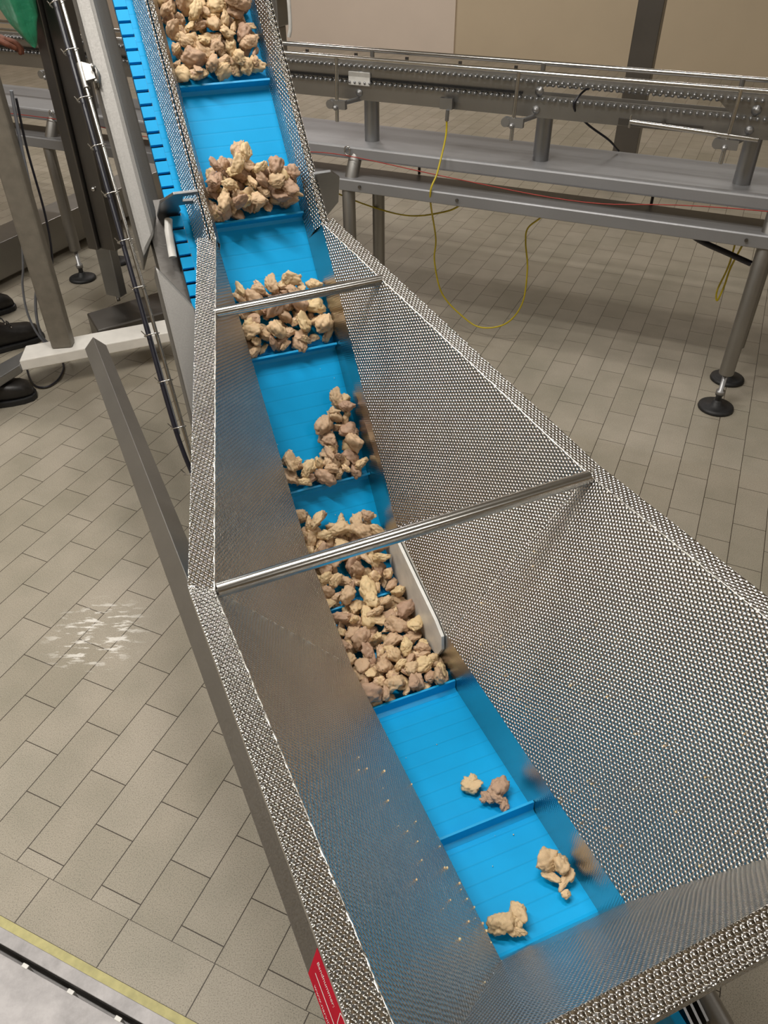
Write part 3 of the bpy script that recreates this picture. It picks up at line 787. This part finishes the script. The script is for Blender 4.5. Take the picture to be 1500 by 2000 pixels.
# side plates with a window between the chains
def plate(vv, th):
    g = G()
    cuts = [(-6.5, -0.76), (-0.76, -0.10), (-0.10, 1.6)]
    for (x0, x1) in cuts:
        if x0 == -0.76:
            g.rbox(x0, x1, vv, vv + th, 1.058, 1.087).rbox(x0, x1, vv, vv + th, .95, 1.022)
            g.prism([RM(x0, vv, 1.022), RM(x0 + .0, vv, 1.058), RM(x0 + .045, vv, 1.058)], VT * th).prism([RM(x1, vv, 1.022), RM(x1, vv, 1.058), RM(x1 - .045, vv, 1.058)], VT * th)
        else:
            g.rbox(x0, x1, vv, vv + th, .95, 1.087)
    return g
make('side_plate', plate(3.03, .004), ['steel_mid'], bc)
make('side_plate', G().rbox(-6.5, 1.6, 3.20, 3.204, .95, 1.0), ['steel_mid'], bc)
# chains: rows of links
def chain(vv, z, x0, x1, pitch=.021, r=.0068):
    g = G(); k = 0; x = x0
    while x < x1:
        g.cyl(RM(x, vv - .010, z), RM(x, vv + .006, z), r, 8); g.sphere(RM(x, vv - .012, z), r * .8, 0, (1, 1, 1), 6, 4)
        if k % 2 == 0: g.rbox(x - .004, x + pitch + .004, vv - .007, vv - .004, z - .005, z + .005)
        x += pitch; k += 1
    return g
for (vv, z) in ((3.03, 1.066), (3.03, 1.012), (3.15, 1.035)):
    o = make('roller_chain', chain(vv, z, -3.6 if vv < 3.1 else -2.0, .3), ['steel'], bc)
make('slot_shadow', G().rbox(-6.5, 1.6, 3.026, 3.031, 1.019, 1.026), ['black'], bc) if False else None
make('guide_rail', G().cyl(RM(ua, 2.96, 1.103), RM(ub, 2.96, 1.103), .0085, 14), ['polished'], bc)
make('slot_shade', G().rbox(ua, -.80, 3.022, 3.030, 1.022, 1.030), ['black'], bc)  # solid black strip on the plate, standing in for shade inside the slot
make('guide_rail', G().cyl(RM(ua, 3.24, 1.086), RM(ub, 3.24, 1.086), .0085, 14), ['polished'], bc)
for i in range(13):
    u_ = -3.55 + .2217 * i
    make('tab', G().rbox(u_ - .006, u_ + .006, 3.232, 3.24, 1.045, 1.072), ['steel_dark'], bc)
for u_ in (-2.88, -2.18, -1.482, -0.786, -0.09):
    make('rail_post', G().cyl(RM(u_, 3.235, 1.03), RM(u_, 3.235, 1.086), .009, 10), ['steel_mid'], bc)
posts = [-2.875, -2.16, -1.445, -0.745, -0.025]
for k, u_ in enumerate(posts):
    make('upright', G().cyl(RM(u_ + .02, 3.10, .785), RM(u_ + .02, 3.10, .985), .030, 24), ['steel'], bc)
    make('rail_peg', G().tube([RM(u_ + .005 - .06, 2.955, 1.103), RM(u_ - .055, 2.952, 1.08), RM(u_ - .06, 2.95, .885)], .0072, 12), ['polished'], bc)
    g = G().cyl(RM(u_ - .085, 2.94, .945), RM(u_ - .085, 2.965, .945), .016, 14).rbox(u_ - .085, u_ - .02, 2.942, 2.96, .93, .96)
    g.cyl(RM(u_ - .03, 2.95, .952), RM(u_ + .01, 3.08, .952), .008, 10).sphere(RM(u_ - .06, 2.938, .935), .009)
    make('clamp', g, ['steel_light'], bc, bevel=0)
    make('bolt', G().lathe(RM(u_ - .0, 3.03, .975), -VT, [(.014, 0), (.014, .003), (.009, .004), (.007, .010), (.001, .011)], 16).lathe(RM(u_ + .005, 3.03, 1.035), -VT, [(.016, 0), (.016, .003), (.010, .004), (.008, .011), (.001, .012)], 16), ['steel_light'], bc)
make('mounting_plate', G().rbox(-1.485, -1.395, 3.018, 3.028, 1.002, 1.048), ['white_plastic'], bc, bevel=.002)
# sensor bracket and long adjusting rod
make('sensor', G().rbox(-1.10, -1.052, 2.995, 3.015, .955, .992).cyl(RM(-1.066, 2.99, .955), RM(-1.068, 2.99, .918), .007, 12), ['steel'], bc)
make('adjusting_rod', G().cyl(RM(-0.40, 2.95, .984), RM(0.01, 2.95, .967), .0075, 12).cyl(RM(-0.40, 2.95, .965), RM(-0.40, 2.95, 1.005), .004, 8), ['polished'], bc)
make('slot_plate', G().rbox(-.45, -.17, 3.022, 3.029, .955, .975).cyl(RM(-.30, 3.0, .975), RM(-.30, 3.02, .975), .009, 12), ['steel_dark'], bc)
# pipe legs: pairs; the near one slopes in to the beam
def leg(u_, near):
    vv = 2.93 if near else 3.18
    g = G()
    if near: g.tube([RM(u_ + .0, vv, .155), RM(u_, vv, .632), RM(u_ + .0, vv + .09, .775)], .027, 22)
    else: g.tube([RM(u_, vv, .155), RM(u_, vv, .643)], .027, 22)
    make('leg', g, ['steel_mid'], bc)
    make('levelling_foot', G().lathe(RM(u_, vv, 0), CZ, [(.066, 0), (.068, .004), (.066, .012), (.055, .017), (.022, .019), (.018, .034), (.010, .040)], 28), ['black'], bc)
    make('spindle', G().lathe(RM(u_, vv, .03), CZ, [(.012, 0), (.012, .03), (.017, .032), (.017, .05), (.010, .052), (.010, .13)], 14), ['steel_light'], bc)
for u_ in (-4.58, -3.012, -1.455, 0.127):
    leg(u_, True); leg(u_ + .02, False)
for u_ in (-1.355 + .0, -.40):
    make('hanger', G().cyl(RM(u_ + .1, 3.2, .65), RM(u_ + .1, 3.2, .76), .006, 8), ['steel_dark'], bc)
make('drain_stub', G().cyl(RM(-1.0, 3.1, .648), RM(-.985, 3.07, .60), .014, 14), ['steel_dark'], bc)
make('drain_stub', G().cyl(RM(-3.15 + .02, 3.1, .648), RM(-3.09, 3.07, .60), .016, 14), ['steel_dark'], bc)
g = G()
for i in range(17):
    t = 2 * math.pi * i / 16
make('cord_eye', G().tube([RM(-1.478 + .012 * math.cos(t), 2.975, .775 + .016 * math.sin(t)) for t in [2 * math.pi * i / 14 for i in range(15)]], .0028, 8), ['polished'], bc)
make('cord_eye', G().tube([RM(-2.99 + .012 * math.cos(t), 2.975, .775 + .016 * math.sin(t)) for t in [2 * math.pi * i / 14 for i in range(15)]], .0028, 8), ['polished'], bc)
make('motor', G().rbox(-2.30, -1.98, 3.0, 3.3, .30, .58).cyl(RM(-2.15, 2.98, .45), RM(-2.15, 2.9, .45), .07, 20), ['darkbox'], bc, bevel=.01)
# red pull cord, cables
o = make('pull_cord', G().tube(smooth_path([RM(-4.4, 2.96, .745), RM(-2.99, 2.96, .762), RM(-2.4, 2.955, .735), RM(-1.75, 2.95, .755), RM(-1.478, 2.955, .762), RM(-1.0, 2.93, .735), RM(-0.5, 2.92, .715), RM(0.0, 2.93, .755), RM(1.4, 2.93, .80)], 8), .0019, 8), ['red'])
tagit(o, 'thin red pull cord strung along the background conveyor beam', 'cord')
yp = [RM(-1.068, 2.99, .925), RM(-1.068, 2.985, .86), RM(-1.075, 2.93, .75), RM(-1.09, 2.90, .67), RM(-1.115, 3.05, .45), RM(-1.135, 3.1, .33), RM(-1.10, 3.12, .18), RM(-1.0, 3.13, .085), RM(-.91, 3.13, .05), RM(-.80, 3.13, .09), RM(-.735, 3.12, .20), RM(-.725, 3.1, .36), RM(-.745, 3.1, .47), RM(-.742, 3.1, .53), RM(-.69, 3.1, .585), RM(-.66, 3.1, .65)]
o = make('sensor_cable', G().tube(smooth_path(yp, 8), .0035, 8), ['yellow'])
tagit(o, 'yellow cable looping from the sensor down to the floor and back', 'cable')
o = make('hanging_cable', G().tube(smooth_path([RM(-2.0, 3.25, .62), RM(-1.7, 3.2, .54), RM(-1.45, 3.15, .505), RM(-1.25, 3.1, .51), RM(-1.08, 3.07, .56), RM(-1.0, 3.05, .61)], 8), .0035, 8), ['yellow'])
tagit(o, 'yellow cable sagging behind the background pipe legs', 'cable')
o = make('looped_cable', G().tube(smooth_path([RM(.03, 3.1, .64), RM(.03, 3.1, .5), RM(.015, 3.1, .40), RM(.025, 3.1, .36), RM(.035, 3.1, .42), RM(.04, 3.1, .5), RM(.07, 3.1, .64)], 8), .0035, 8), ['yellow'])
tagit(o, 'small yellow cable loop hanging beside the right pipe leg', 'cable')
o = make('black_hose', G().tube(smooth_path([RM(-.18, 3.05, .65), RM(-.10, 3.0, .615), RM(.02, 2.98, .585), RM(.10, 2.97, .565)], 8), .010, 12), ['cable_black'])
tagit(o, 'short thick black hose under the tray at the right edge', 'hose')
o = make('bent_cable', G().tube(smooth_path([RM(-.52, 3.1, 1.06), RM(-.58, 3.06, 1.05), RM(-.61, 3.02, 1.0), RM(-.57, 3.1, .93), RM(-.50, 3.2, .86), RM(-.47, 3.3, .80)], 8), .004, 8), ['cable_black'])
tagit(o, 'thin black cable curving behind the conveyor near the steel column', 'cable')
# steel column behind
g = G().rbox(-.835, -.685, 5.58, 5.70, 0, 4.2)
o = make('steel_column', g, ['steel_dark'], bevel=.004); tagit(o, 'tall dark steel column standing behind the long conveyor', 'column')
# fitting box beside the chute
cb = thing('valve_box', RM(-1.93, 3.35, .9), 'grey valve box with a pale hose just right of the chute top', 'valve box')
make('body', G().rbox(-2.13, -1.94, 3.3, 3.4, 1.13, 1.45).rbox(-1.96, -1.915, 3.3, 3.36, 1.23, 1.32).rbox(-2.1, -1.95, 3.32, 3.38, .79, 1.13), ['steel_mid'], cb, bevel=.006)
make('hose', G().tube(smooth_path([RM(-1.93, 3.3, 1.29), RM(-1.895, 3.3, 1.285), RM(-1.885, 3.3, 1.25), RM(-1.885, 3.3, 1.14), RM(-1.895, 3.3, 1.10)], 6), .008, 10), ['white_plastic'], cb)
# grey and black cables beside the post
pts = lambda L_: smooth_path([RM(*p) for p in L_], 8)
o = make('floor_cable', G().tube(pts([(-2.30, 2.14, 1.08), (-2.335, 2.15, .913), (-2.351, 2.15, .756), (-2.376, 2.15, .605), (-2.42, 2.15, .46), (-2.496, 2.15, .299), (-2.524, 2.15, .181), (-2.526, 2.17, .10), (-2.50, 2.25, .02), (-2.42, 2.35, .01)]), .0058, 10), ['cable_grey'])
tagit(o, 'thick grey cable running down beside the coated post', 'cable')
o = make('power_cable', G().tube(pts([(-2.32, 2.17, 1.05), (-2.345, 2.18, .88), (-2.345, 2.18, .667), (-2.355, 2.17, .511), (-2.398, 2.16, .381), (-2.448, 2.16, .286), (-2.465, 2.16, .193), (-2.47, 2.22, .10), (-2.54, 2.22, .03), (-2.621, 2.131, .008), (-2.545, 2.044, .008), (-2.453, 1.983, .008), (-2.401, 1.992, .008), (-2.397, 2.053, .008), (-2.439, 2.137, .008), (-2.489, 2.188, .01)]), .0042, 10), ['cable_black'])
tagit(o, 'black cable coiling on the floor under the bright frame', 'cable')
o = make('signal_cable', G().tube(pts([(-2.44, 2.14, .64), (-2.449, 2.14, .585), (-2.494, 2.14, .448), (-2.532, 2.14, .357), (-2.551, 2.14, .233), (-2.529, 2.15, .122), (-2.50, 2.2, .03), (-2.46, 2.3, .01)]), .0045, 10), ['cable_grey'])
tagit(o, 'thinner pale cable dropping to the floor beside the boots', 'cable')
# dark machine far left behind
dm = thing('control_cabinet', RM(-3.3, 3.9, 0), 'dark machine cabinet standing behind the long conveyor at the upper left', 'cabinet')
make('body', G().rbox(-3.25, -2.55, 3.9, 4.2, .95, 1.6), ['darkbox'], dm, bevel=.01)
make('panel', G().rbox(-3.12, -3.04, 3.885, 3.9, 1.14, 1.17), ['white_plastic'], dm)
make('leg', G().rbox(-3.22, -3.17, 4.0, 4.05, 0, .95).rbox(-2.62, -2.57, 4.0, 4.05, 0, .95), ['steel_dark'], dm)
# ------------------------------------------------------------------ people at the left edge
def skinned(name, pts, edges, mat, parent, lv=2, root=0):
    org = ORG[parent]
    me = bpy.data.meshes.new(name); me.from_pydata([V3(p[0]) - org for p in pts], edges, []); me.update(); me.materials.append(M[mat])
    o = bpy.data.objects.new(name, me); COL.objects.link(o); o.parent = parent; ORG[o] = org
    sk = o.modifiers.new('skin', 'SKIN'); sk.use_smooth_shade = True
    for i, p in enumerate(pts):
        d = me.skin_vertices[0].data[i]; r = p[1]
        d.radius = r if isinstance(r, tuple) else (r, r); d.use_root = (i == root)
    su = o.modifiers.new('sub', 'SUBSURF'); su.levels = lv; su.render_levels = lv
    return o
def boot(parent, toe, fd, name='boot'):
    fd = V3(fd).normalized(); ld = V3((-fd.y, fd.x, 0)); toe = V3(toe)
    g = G(); n = 18
    sec = [(0.0, .012, .028), (.012, .034, .048), (.04, .047, .064), (.08, .051, .072), (.12, .048, .082), (.15, .044, .098), (.18, .042, .125), (.20, .044, .17), (.27, .046, .17), (.295, .036, .16), (.305, .012, .12)]
    rings = []
    for x, hw, ht in sec:
        c = toe - fd * x; ring = []
        for j in range(n):
            t = 2 * math.pi * j / n
            cx_ = math.cos(t); sz = math.sin(t)
            ring.append(c + ld * (hw * math.copysign(abs(cx_) ** .7, cx_)) + CZ * (.016 + ht / 2 + ht / 2 * math.copysign(abs(sz) ** .75, sz)))
        rings.append(ring)
    vs = [q for r_ in rings for q in r_]
    fs = [[i * n + j, i * n + (j + 1) % n, (i + 1) * n + (j + 1) % n, (i + 1) * n + j] for i in range(len(sec) - 1) for j in range(n)]
    fs += [list(range(n)), list(range((len(sec) - 1) * n, len(sec) * n))[::-1]]
    g.add(vs, fs, 0, True)
    b = make(name, g, ['leather'], parent)
    g = G(); pts = []
    for x, hw in ((0.0, .018), (.015, .040), (.05, .052), (.1, .054), (.16, .046), (.22, .044), (.28, .040), (.305, .02)): pts.append((x, hw))
    outl = [toe + fd * .006 - fd * x + ld * hw for x, hw in pts] + [toe + fd * .006 - fd * x - ld * hw for x, hw in pts[::-1]]
    g.prism(outl, CZ * .024); make('sole', g, ['black'], b, bevel=.004)
    g = G()
    for k in range(3):
        c = toe - fd * (.125 + .02 * k) + CZ * (.105 + .022 * k)
        g.tube([c - ld * .028, c + CZ * .006, c + ld * .028], .003, 6)
    make('laces', g, ['black'], b)
    g = G()
    for k in range(3):
        for sgn in (-1, 1):
            c = toe - fd * (.125 + .02 * k) + CZ * (.098 + .022 * k) + ld * (sgn * .033); g.sphere(c, .0035)
    make('eyelets', g, ['polished'], b)
def person(label, org, fd, toes, hands, gloves, sc_=1.0, green=False):
    fd = V3(fd).normalized(); ld = V3((-fd.y, fd.x, 0)); org = V3(org)
    root = thing('person', org, label, 'person')
    def P(f_, l_, z_): return org + fd * f_ + ld * l_ + CZ * z_
    ank = [V3(t_) - fd * .23 + CZ * .12 for t_ in toes]     # 0 = left, 1 = right
    hips = [P(0, .10, .90), P(0, -.10, .90)]
    knees = [hips[i].lerp(ank[i], .5) + fd * .05 for i in (0, 1)]
    sh = [P(0, .19, 1.42), P(0, -.19, 1.42)]
    el = [sh[i].lerp(V3(hands[i]), .5) - CZ * .10 - fd * .03 for i in (0, 1)]
    wr = [el[i].lerp(V3(hands[i]), .84) for i in (0, 1)]
    pts = [(P(0, 0, .96), (.14, .11)), (P(0, 0, 1.15), (.135, .10)), (P(0, 0, 1.36), (.15, .105)), (P(0, 0, 1.50), .055), (P(.01, 0, 1.60), .075), (P(.02, 0, 1.70), .085), (P(.01, 0, 1.77), .055)]
    ed = [(0, 1), (1, 2), (2, 3), (3, 4), (4, 5), (5, 6)]
    for i in (0, 1):
        k = len(pts); pts += [(sh[i], .06), (el[i], .042), (wr[i], .029)]; ed += [(2, k), (k, k + 1), (k + 1, k + 2)]
        k = len(pts); pts += [(hips[i], .085), (knees[i], .058), (ank[i], .042)]; ed += [(0, k), (k, k + 1), (k + 1, k + 2)]
    body = skinned('body', pts, ed, 'skin', root)
    ct = [(P(0, 0, .86), (.18, .14)), (P(0, 0, 1.15), (.16, .125)), (P(0, 0, 1.38), (.165, .12)), (P(0, 0, 1.47), (.08, .08))]; ed = [(0, 1), (1, 2), (2, 3)]
    for i in (0, 1):
        k = len(ct); ct += [(sh[i], .075), (el[i], .058), (wr[i], .045)]; ed += [(2, k), (k, k + 1), (k + 1, k + 2)]
    skinned('coat', ct, ed, 'coat', root)
    tr = [(P(0, 0, .93), (.16, .13))]; ed = []
    for i in (0, 1):
        k = len(tr); tr += [(hips[i], .10), (knees[i], .075), (ank[i] + CZ * .03, .062)]; ed += [(0, k), (k, k + 1), (k + 1, k + 2)]
    skinned('trousers', tr, ed, 'trouser', root)
    for t_ in toes: boot(root, t_, fd)
    # face
    g = G().sphere(P(.105, 0, 1.665), .014, 0, (1, .8, 1.5)); make('nose', g, ['skin'], root)
    make('eyes', G().sphere(P(.090, .032, 1.69), .011).sphere(P(.090, -.032, 1.69), .011), ['eye'], root)
    make('mouth', G().sphere(P(.092, 0, 1.625), .018, 0, (.4, 1.2, .3)), ['lips'], root)
    make('ears', G().sphere(P(.01, .088, 1.67), .022, 0, (.7, .4, 1.3)).sphere(P(.01, -.088, 1.67), .022, 0, (.7, .4, 1.3)), ['skin'], root)
    make('hair', G().sphere(P(-.005, 0, 1.72), .105, 0, (1.05, .95, .95), 20, 14), ['hair'], root)
    # hands: palm and five bent fingers
    for i in (0, 1):
        h = V3(hands[i]); d = (h - el[i]).normalized(); sd = d.cross(CZ).normalized(); up = sd.cross(d)
        s_ = -1 if i == 0 else 1
        hp = [(wr[i], .030), (wr[i].lerp(h, .6), (.036, .020)), (h, (.038, .018))]; he = [(0, 1), (1, 2)]
        for k, (off, ln) in enumerate(((-.030, .062), (-.010, .075), (.010, .070), (.030, .055))):
            n0 = len(hp); b0 = h + sd * off + d * .012
            hp += [(b0, .0095), (b0 + d * ln * .5 - up * .006, .0088), (b0 + d * ln * .8 - up * .028, .0082), (b0 + d * ln * .75 - up * .045, .0072)]
            he += [(2, n0), (n0, n0 + 1), (n0 + 1, n0 + 2), (n0 + 2, n0 + 3)]
        n0 = len(hp); tb = wr[i].lerp(h, .5) + sd * (s_ * .030)
        hp += [(tb, .012), (tb + d * .03 + sd * (s_ * .022) - up * .01, .0105), (tb + d * .06 + sd * (s_ * .020) - up * .025, .009)]
        he += [(1, n0), (n0, n0 + 1), (n0 + 1, n0 + 2)]
        skinned('glove', hp, he, gloves, root, 2)
    return root
FD = V3((.77, .64, 0))
tA = [RM(-3.09, 2.53, 0), RM(-2.745, 2.345, 0)]
oA = (tA[0] + tA[1]) * .5 - FD * .20
pa = person('person in white work clothes and black laced boots holding a green plastic bag', oA, FD, tA, [oA + FD * .32 + V3((-.64, .77, 0)) * .20 + CZ * 1.05, RM(-2.625, 2.46, 1.165)], 'brown_glove')
tB = [RM(-2.95, 1.78, 0), RM(-2.40, 1.93, 0)]
FB = V3((.93, .36, 0))
oB = (tB[0] + tB[1]) * .5 - FB * .22
pb_ = person('person whose single black boot toe shows below the bright floor frame', oB, FB, [tB[0] , tB[1]], [oB + FB * .1 + V3((-.36, .93, 0)) * .24 + CZ * .80, oB + FB * .1 - V3((-.36, .93, 0)) * .24 + CZ * .80], 'brown_glove')
# green plastic bag in the hand
g = G(); ring = []; n = 22
rnd = random.Random(8)
ctr = [(-2.60, 2.52, 1.42, .085), (-2.585, 2.52, 1.34, .088), (-2.565, 2.515, 1.26, .078), (-2.545, 2.505, 1.20, .052), (-2.52, 2.50, 1.155, .022), (-2.515, 2.50, 1.14, .006)]
vs = []
for k, (u_, v_, z_, r) in enumerate(ctr):
    for j in range(n):
        t = 2 * math.pi * j / n; rr = r * (1 + .16 * math.sin(5 * t + k * .7) + .08 * math.sin(9 * t - k))
        vs.append(RM(u_ + rr * math.cos(t), v_ + rr * .5 * math.sin(t), z_ + .25 * rr * math.cos(t) * (-1)))
fs = [[i * n + j, i * n + (j + 1) % n, (i + 1) * n + (j + 1) % n, (i + 1) * n + j] for i in range(len(ctr) - 1) for j in range(n)]
fs += [list(range(n)), list(range((len(ctr) - 1) * n, len(ctr) * n))[::-1]]
g.add(vs, fs, 0, True)
o = make('plastic_bag', g, ['green']); tagit(o, 'crumpled green plastic bag held at the upper left corner', 'bag')
